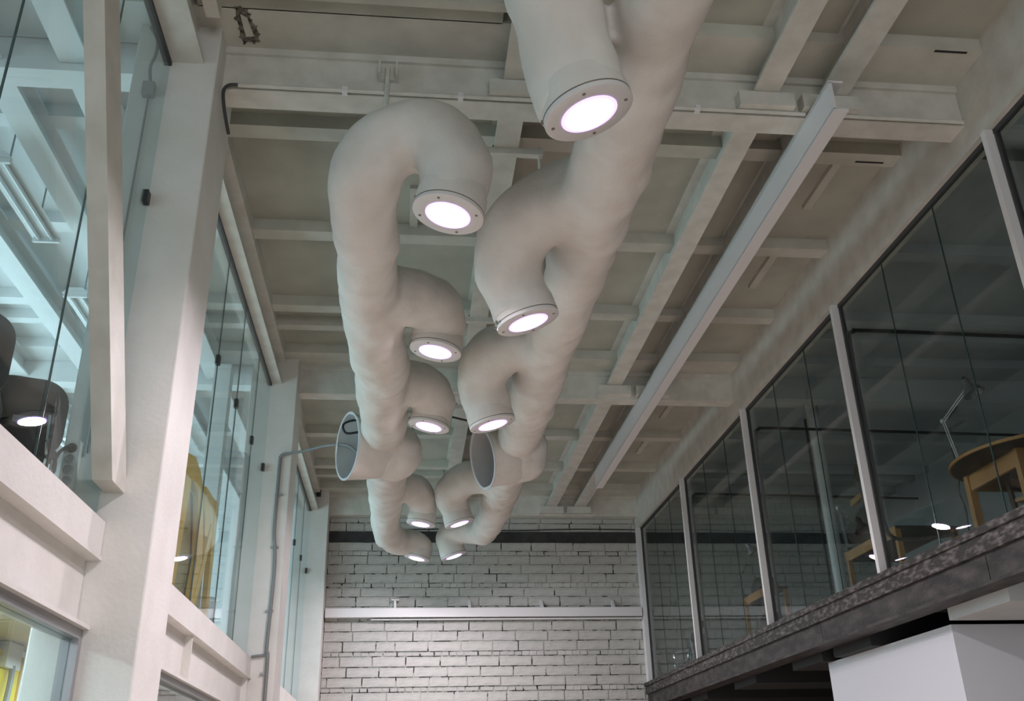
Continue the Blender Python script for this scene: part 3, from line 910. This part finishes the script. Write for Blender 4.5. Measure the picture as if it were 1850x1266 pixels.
c1 = black_chair('black padded chair with chrome legs beside the near left column')
c1.location, c1.rotation_euler = (-2.30, 5.62, 3.0), (0, 0, math.radians(202))
c2 = copy_tree(c1)
c2['label'] = 'black padded chair cut off by the left picture edge, in the upper left room'
c2.location, c2.rotation_euler = (-2.29, 4.72, 3.0), (0, 0, math.radians(203))
c3 = copy_tree(c1)
c3['label'] = 'black padded chair low behind the glass, seen under the other seat'
c3.location, c3.rotation_euler = (-2.85, 6.25, 3.0), (0, 0, math.radians(160))

ps = empty('power_strip', (-1.95, 5.58, 3.2), 'grey four-socket power strip with a plug on the near column', 'power strip')
MB().box(-2.02, -1.935, 5.60, 5.655, 3.27, 3.56).build('strip_body', 'plastic', ps)
for k in range(4):
    MB().lathe([(0.03, 0), (0.03, 0.006), (0.022, 0.008), (0.022, 0.002), (0, 0.002)], (-1.978, 5.60, 3.515 - 0.067 * k), (0, -1, 0), 14).build('socket', 'alu' if k else 'dark_wire', ps)
MB().tube(spline([(-1.978, 5.58, 3.515), (-1.99, 5.54, 3.50), (-2.03, 5.53, 3.44), (-2.05, 5.54, 3.30), (-2.06, 5.55, 3.1)]), 0.01, 6).build('plug_cable', 'dark_wire', ps, True)

# yellow stand behind the second left bay
ys = empty('yellow_easel', (-2.05, 9.6, 3.0), 'tall yellow painted wooden frame with tan panels behind the second left glass', 'easel')


def yp(name, m, pts, x=-2.03, d=-0.05):
    MB().prism([(x, y, z) for y, z in pts], (d, 0, 0)).build(name, m, ys)


yp('left_post', 'yellow', [(7.9, 3.02), (8.72, 3.02), (8.95, 4.30), (8.90, 4.52), (8.2, 4.52)])
yp('top_rail', 'yellow', [(8.3, 4.36), (9.02, 4.36), (9.42, 4.28), (9.46, 4.42), (9.30, 4.53), (9.0, 4.60), (8.3, 4.46)], -2.025)
yp('middle_post', 'yellow', [(9.22, 4.36), (9.46, 4.36), (9.66, 4.05), (9.78, 3.75), (9.55, 3.22), (9.37, 3.22), (9.52, 3.72), (9.40, 4.05)], -2.02)
yp('slant_strut', 'yellow', [(9.42, 3.14), (9.58, 3.14), (10.10, 4.12), (10.02, 4.22)], -2.015)
yp('right_post', 'yellow', [(10.22, 3.05), (10.36, 3.05), (10.27, 4.50), (10.12, 4.50)], -2.02)
yp('upper_block', 'yellow', [(9.62, 4.50), (10.2, 4.50), (10.2, 4.10), (9.80, 4.04)], -2.03)
yp('bottom_rail', 'yellow', [(8.2, 3.0), (10.36, 3.0), (10.36, 3.12), (9.3, 3.26), (8.2, 3.26)], -2.01)
yp('back_panel', 'panel', [(8.5, 3.1), (10.25, 3.1), (10.18, 4.2), (9.4, 4.32), (8.6, 4.4)], -2.09, -0.012)
st = empty('stool', (-2.25, 11.0, 3.0), 'small grey padded stool right of the yellow frame behind the glass', 'stool')
shift(shell(0.34, 0.30, 0.05, 0.02, corner=0.05), (-2.25, 11.0, 3.36)).build('back_pad', 'greywall', st, True)
MB().box(-2.42, -2.08, 10.85, 11.15, 3.30, 3.34).build('seat', 'greywall', st)
for sx in (-.14, .14):
    for sy in (-.12, .12):
        MB().tube([(-2.25 + sx, 11.0 + sy, 3.0), (-2.25 + sx * .9, 11.0 + sy * .9, 3.31)], 0.014, 8).build('leg', 'lampmetal', st)
# inner glass partition posts of the left rooms
for y, lab in ((11.3, 'pale inner post behind the second left column'), (17.2, 'pale inner post near the far left corner')):
    struct(box('inner_post', 'white_room', (-2.45, -2.25, y, y + 0.2, 3.0, 6.6)), lab)

# lower left room
yb = empty('yellow_board', (-3.0, 8.0, 1.6), 'bright yellow board on the lower left room wall', 'board')
struct(box('wall_left_inner', 'white_room', (-3.22, -3.06, 1.0, 11.6, 0, 2.745)), 'white inner wall of the lower left room')
box('board_face', 'yellow_flat', (-3.05, -3.02, 7.2, 8.3, 1.2, 2.68), yb)
box('board_edge', 'yellow', (-3.05, -3.015, 8.28, 8.32, 1.2, 2.68), yb)
lcnd = empty('lower_conduit', (-3.0, 8.0, 2.0), 'grey conduit dropping from a white box in the lower left room', 'conduit')
box('switch_box', 'plastic', (-3.05, -2.97, 7.85, 8.15, 2.76 - 0.2, 2.745), lcnd)
MB().tube(spline([(-2.98, 8.02, 2.58), (-2.97, 8.0, 2.45), (-2.96, 7.95, 2.2), (-2.96, 7.93, 1.6), (-2.96, 7.93, 0.3)]), 0.022, 8).build('conduit_run', 'grey_wire', lcnd, True)


def desk_lamp(base, elbow, head, aim, label, shade='lampmetal', sr=0.085, arm='lampmetal'):
    t = empty('desk_lamp', base, label, 'lamp', 'jointed desk lamps in the right-hand room')
    b, e, h, a = Vector(base), Vector(elbow), Vector(head), Vector(aim).normalized()
    MB().box(b.x - .03, b.x + .03, b.y - .03, b.y + .03, b.z, b.z + .05).build('clamp', 'lampdark', t)
    side = (e - b).cross(h - e)
    if side.length < 1e-4:
        side = Vector((1, 0, 0))
    perp1 = (e - b).cross(side).normalized() * 0.014
    perp2 = (h - e).cross(side).normalized() * 0.014
    for sgn in (-1, 1):
        MB().tube([b + Vector((0, 0, .04)) + perp1 * sgn, e + perp1 * sgn], 0.006, 6).build('lower_arm', arm, t)
        MB().tube([e + perp2 * sgn, h + perp2 * sgn], 0.006, 6).build('upper_arm', arm, t)
    MB().lathe([(0, -.02), (.022, -.02), (.022, .02), (0, .02)], e, side, 12).build('joint', arm, t)
    MB().tube([b.lerp(e, .15) + perp1 * 2, b.lerp(e, .5) + perp1 * 2], 0.009, 6).build('spring', 'lampdark', t)
    MB().tube([e.lerp(h, .15) - perp2 * 2, e.lerp(h, .5) - perp2 * 2], 0.009, 6).build('spring', 'lampdark', t)
    sh = MB().lathe([(0.018, -.075), (.033, -.07), (.036, -.02), (.042, 0.0), (sr * .75, .04), (sr, .09), (sr - .004, .09), (sr * .72, .043), (.036, .004), (0.0, .0)], h, a, 24).build('lamp_shade', shade, t, True)
    MB().lathe([(0, -.10), (.014, -.10), (.014, -.07), (0, -.07)], h, a, 10).build('switch_knob', 'lampdark', sh)
    return t


# round table with lamp and chair
rtb = empty('round_table', (5.45, 7.35, DZ), 'round wooden table with pale legs behind the right glass', 'table')
MB().lathe([(0, 0), (.74, 0), (.755, .012), (.755, .028), (.74, .036), (0, .036)], (5.45, 7.35, 4.115), (0, 0, 1), 56).build('table_top', 'darkwood', rtb, True)
MB().lathe([(.735, 0), (.762, .0), (.762, .026), (.735, .026)], (5.45, 7.35, 4.12), (0, 0, 1), 56, True).build('edge_band', 'wood', rtb, True)
for x in (5.02, 5.80):
    for y in (7.06, 7.82):
        box('leg', 'wood', (x - .035, x + .035, y - .03, y + .03, DZ, 4.11), rtb)
box('apron', 'wood', (5.0, 5.03, 7.09, 7.79, 3.97, 4.11), rtb)
box('apron', 'wood', (5.78, 5.81, 7.09, 7.79, 3.97, 4.11), rtb)
box('apron', 'wood', (5.05, 5.77, 7.04, 7.07, 3.97, 4.11), rtb)
box('apron', 'wood', (5.05, 5.77, 7.80, 7.83, 3.97, 4.11), rtb)
desk_lamp((5.0, 7.86, 4.16), (5.0, 7.98, 4.70), (5.02, 7.50, 4.86), (.25, -.25, -1), 'jointed grey desk lamp clamped to the round table', 'lampmetal', 0.10, 'plastic')
cable('lamp_cord', [(5.0, 7.93, 4.14), (4.98, 7.95, 4.0), (4.99, 7.93, 3.85), (4.96, 7.90, 3.6), (4.97, 7.90, 3.42)], 0.007, 'dark_wire', 'thin black lamp cord hanging under the round table edge')


def wood_chair(label, loc, rz, m='darkwood'):
    t = empty('wooden_chair', (0, 0, 0), label, 'chair')
    MB().prism([(-.20, -.20, .42), (.20, -.20, .42), (.18, .19, .42), (-.18, .19, .42)], (0, 0, .03)).build('seat', 'wood', t)
    for sx in (-1, 1):
        MB().bar((sx * .17, .19, 0), (sx * .16, .24, .86), .035, .035).build('back_leg', m, t)
        MB().bar((sx * .18, -.18, 0), (sx * .18, -.18, .42), .035, .035).build('leg', m, t)
    for z in (.56, .68, .80):
        MB().tube([(-.16, .215, z), (-.08, .235, z + .012), (.08, .235, z + .012), (.16, .215, z)], .022, 6).build('back_slat', m, t)
    MB().bar((-.18, -.18, .22), (.18, -.18, .22), .02, .03).build('rung', m, t)
    t.location, t.rotation_euler = loc, (0, 0, math.radians(rz))
    return t


wood_chair('dark wooden ladder-back chair tucked under the round table', (5.50, 7.50, DZ), 25)


def desk(label, x0, x1, y0, y1, zt, name='wooden_desk'):
    t = empty(name, ((x0 + x1) / 2, (y0 + y1) / 2, DZ), label, 'desk', 'small wooden desks in the right-hand room')
    box('desk_top', 'darkwood', (x0, x1, y0, y1, zt - .03, zt), t)
    box('front_apron', 'wood', (x0 - .005, x0 + .02, y0, y1, zt - .11, zt - .002), t)
    box('side_apron', 'darkwood', (x0 + .02, x1, y1 - .03, y1 - .01, zt - .11, zt - .03), t)
    for x in (x0 + .03, x1 - .03):
        for y in (y0 + .03, y1 - .03):
            box('leg', 'wood', (x - .027, x + .027, y - .027, y + .027, DZ, zt - .03), t)
    return t


desk('wooden desk with a folded desk lamp beside the tall dark plank', 5.06, 5.75, 9.35, 10.60, 4.06)
desk_lamp((5.09, 10.55, 4.06), (5.05, 10.55, 4.58), (5.12, 10.22, 4.30), (.1, -.3, -.9), 'dark desk lamp folded down on the desk beside the plank', 'lampdark', 0.10)
pl = empty('tall_plank', (5.35, 9.95, 3.4), 'tall dark wooden plank with side arm leaning behind the second desk', 'plank')
MB().bar((5.30, 10.19, 4.061), (5.30, 10.34, 5.05), .20, .06, (1, 0, 0)).build('plank_board', 'plankwood', pl)
MB().bar((5.32, 10.12, 4.75), (5.32, 10.72, 4.68), .05, .07).build('side_arm', 'wood', pl)
desk('small wooden desk with a dark bag on top, right of centre', 5.00, 5.34, 13.12, 14.05, 4.17)
desk_lamp((5.03, 14.0, 4.17), (5.0, 14.05, 4.50), (5.05, 13.62, 4.84), (.35, -.1, -.6), 'grey desk lamp raised above the desk with the dark bag', 'lampmetal', 0.09)
bg = MB().lathe([(0, 0), (.14, .0), (.17, .06), (.16, .14), (.11, .20), (.03, .22), (0, .22)], (5.18, 13.58, 4.171), (0, .1, 1), 18)
bg = bg.build('dark_bag', 'chair_fab', None, True)
for v in bg.data.vertices:
    v.co.y = 13.58 + (v.co.y - 13.58) * 1.9
    v.co += Vector((0, 0, 1)) * max(0, v.co.z - 4.19) * noise.noise(v.co * 9) * .6
tag(bg, 'crumpled dark bag lying on the small desk right of centre', 'bag')
ub = MB().lathe([(0, 0), (.17, 0), (.20, .2), (.18, .4), (.10, .5), (0, .52)], (5.24, 13.60, DZ), (0, 0, 1), 18).build('dark_sack', 'chair_fab', None, True)
tag(ub, 'dark stuffed sack standing under the small desk', 'bag')

# stacked grey chairs by the brick wall
def grey_seat(label, z, rz):
    t = empty('stacking_chair', (0, 0, 0), label, 'chair', 'stacked grey chairs by the brick wall')
    MB().box(-.22, .22, -.20, .20, .0, .035).build('seat', 'lampmetal', t)
    shift(shell(.42, .24, .03, .03, corner=.05, tilt=.15), (0, .20, .06)).build('backrest', 'lampmetal', t, True)
    for sx in (-1, 1):
        MB().tube(spline([(sx * .23, -.20, -.10), (sx * .23, -.19, .0), (sx * .22, .15, .0), (sx * .21, .22, .10)]), .012, 8).build('side_frame', 'chrome', t, True)
    t.location, t.rotation_euler = (5.05, 17.15, z), (0, 0, math.radians(rz))
    return t


grey_seat('grey stacking chair at the bottom of the stack by the brick wall', DZ + .10, 200)
grey_seat('grey stacking chair in the middle of the stack by the brick wall', DZ + .26, 196)
grey_seat('grey stacking chair on top of the stack by the brick wall', DZ + .42, 204)
desk_lamp((4.92, 16.55, DZ), (4.90, 16.62, 3.95), (4.98, 16.45, 4.20), (.5, -.6, -.5), 'small dark desk lamp next to the stacked grey chairs', 'lampdark', 0.10)

# clothes rail hooks low on the right-room brick wall
rl = empty('wall_rail', (6.6, YW - .08, 4.1), 'thin dark rail with white tags low on the brick wall behind the glass', 'rail')
MB().tube([(5.5, YW - .07, 3.98), (7.4, YW - .07, 3.98)], .012, 6).build('rail_rod', 'dark_wire', rl)
for x in (5.9, 6.2, 6.85):
    box('white_tag', 'plastic', (x, x + .07, YW - .1, YW - .06, 3.92, 4.05), rl)
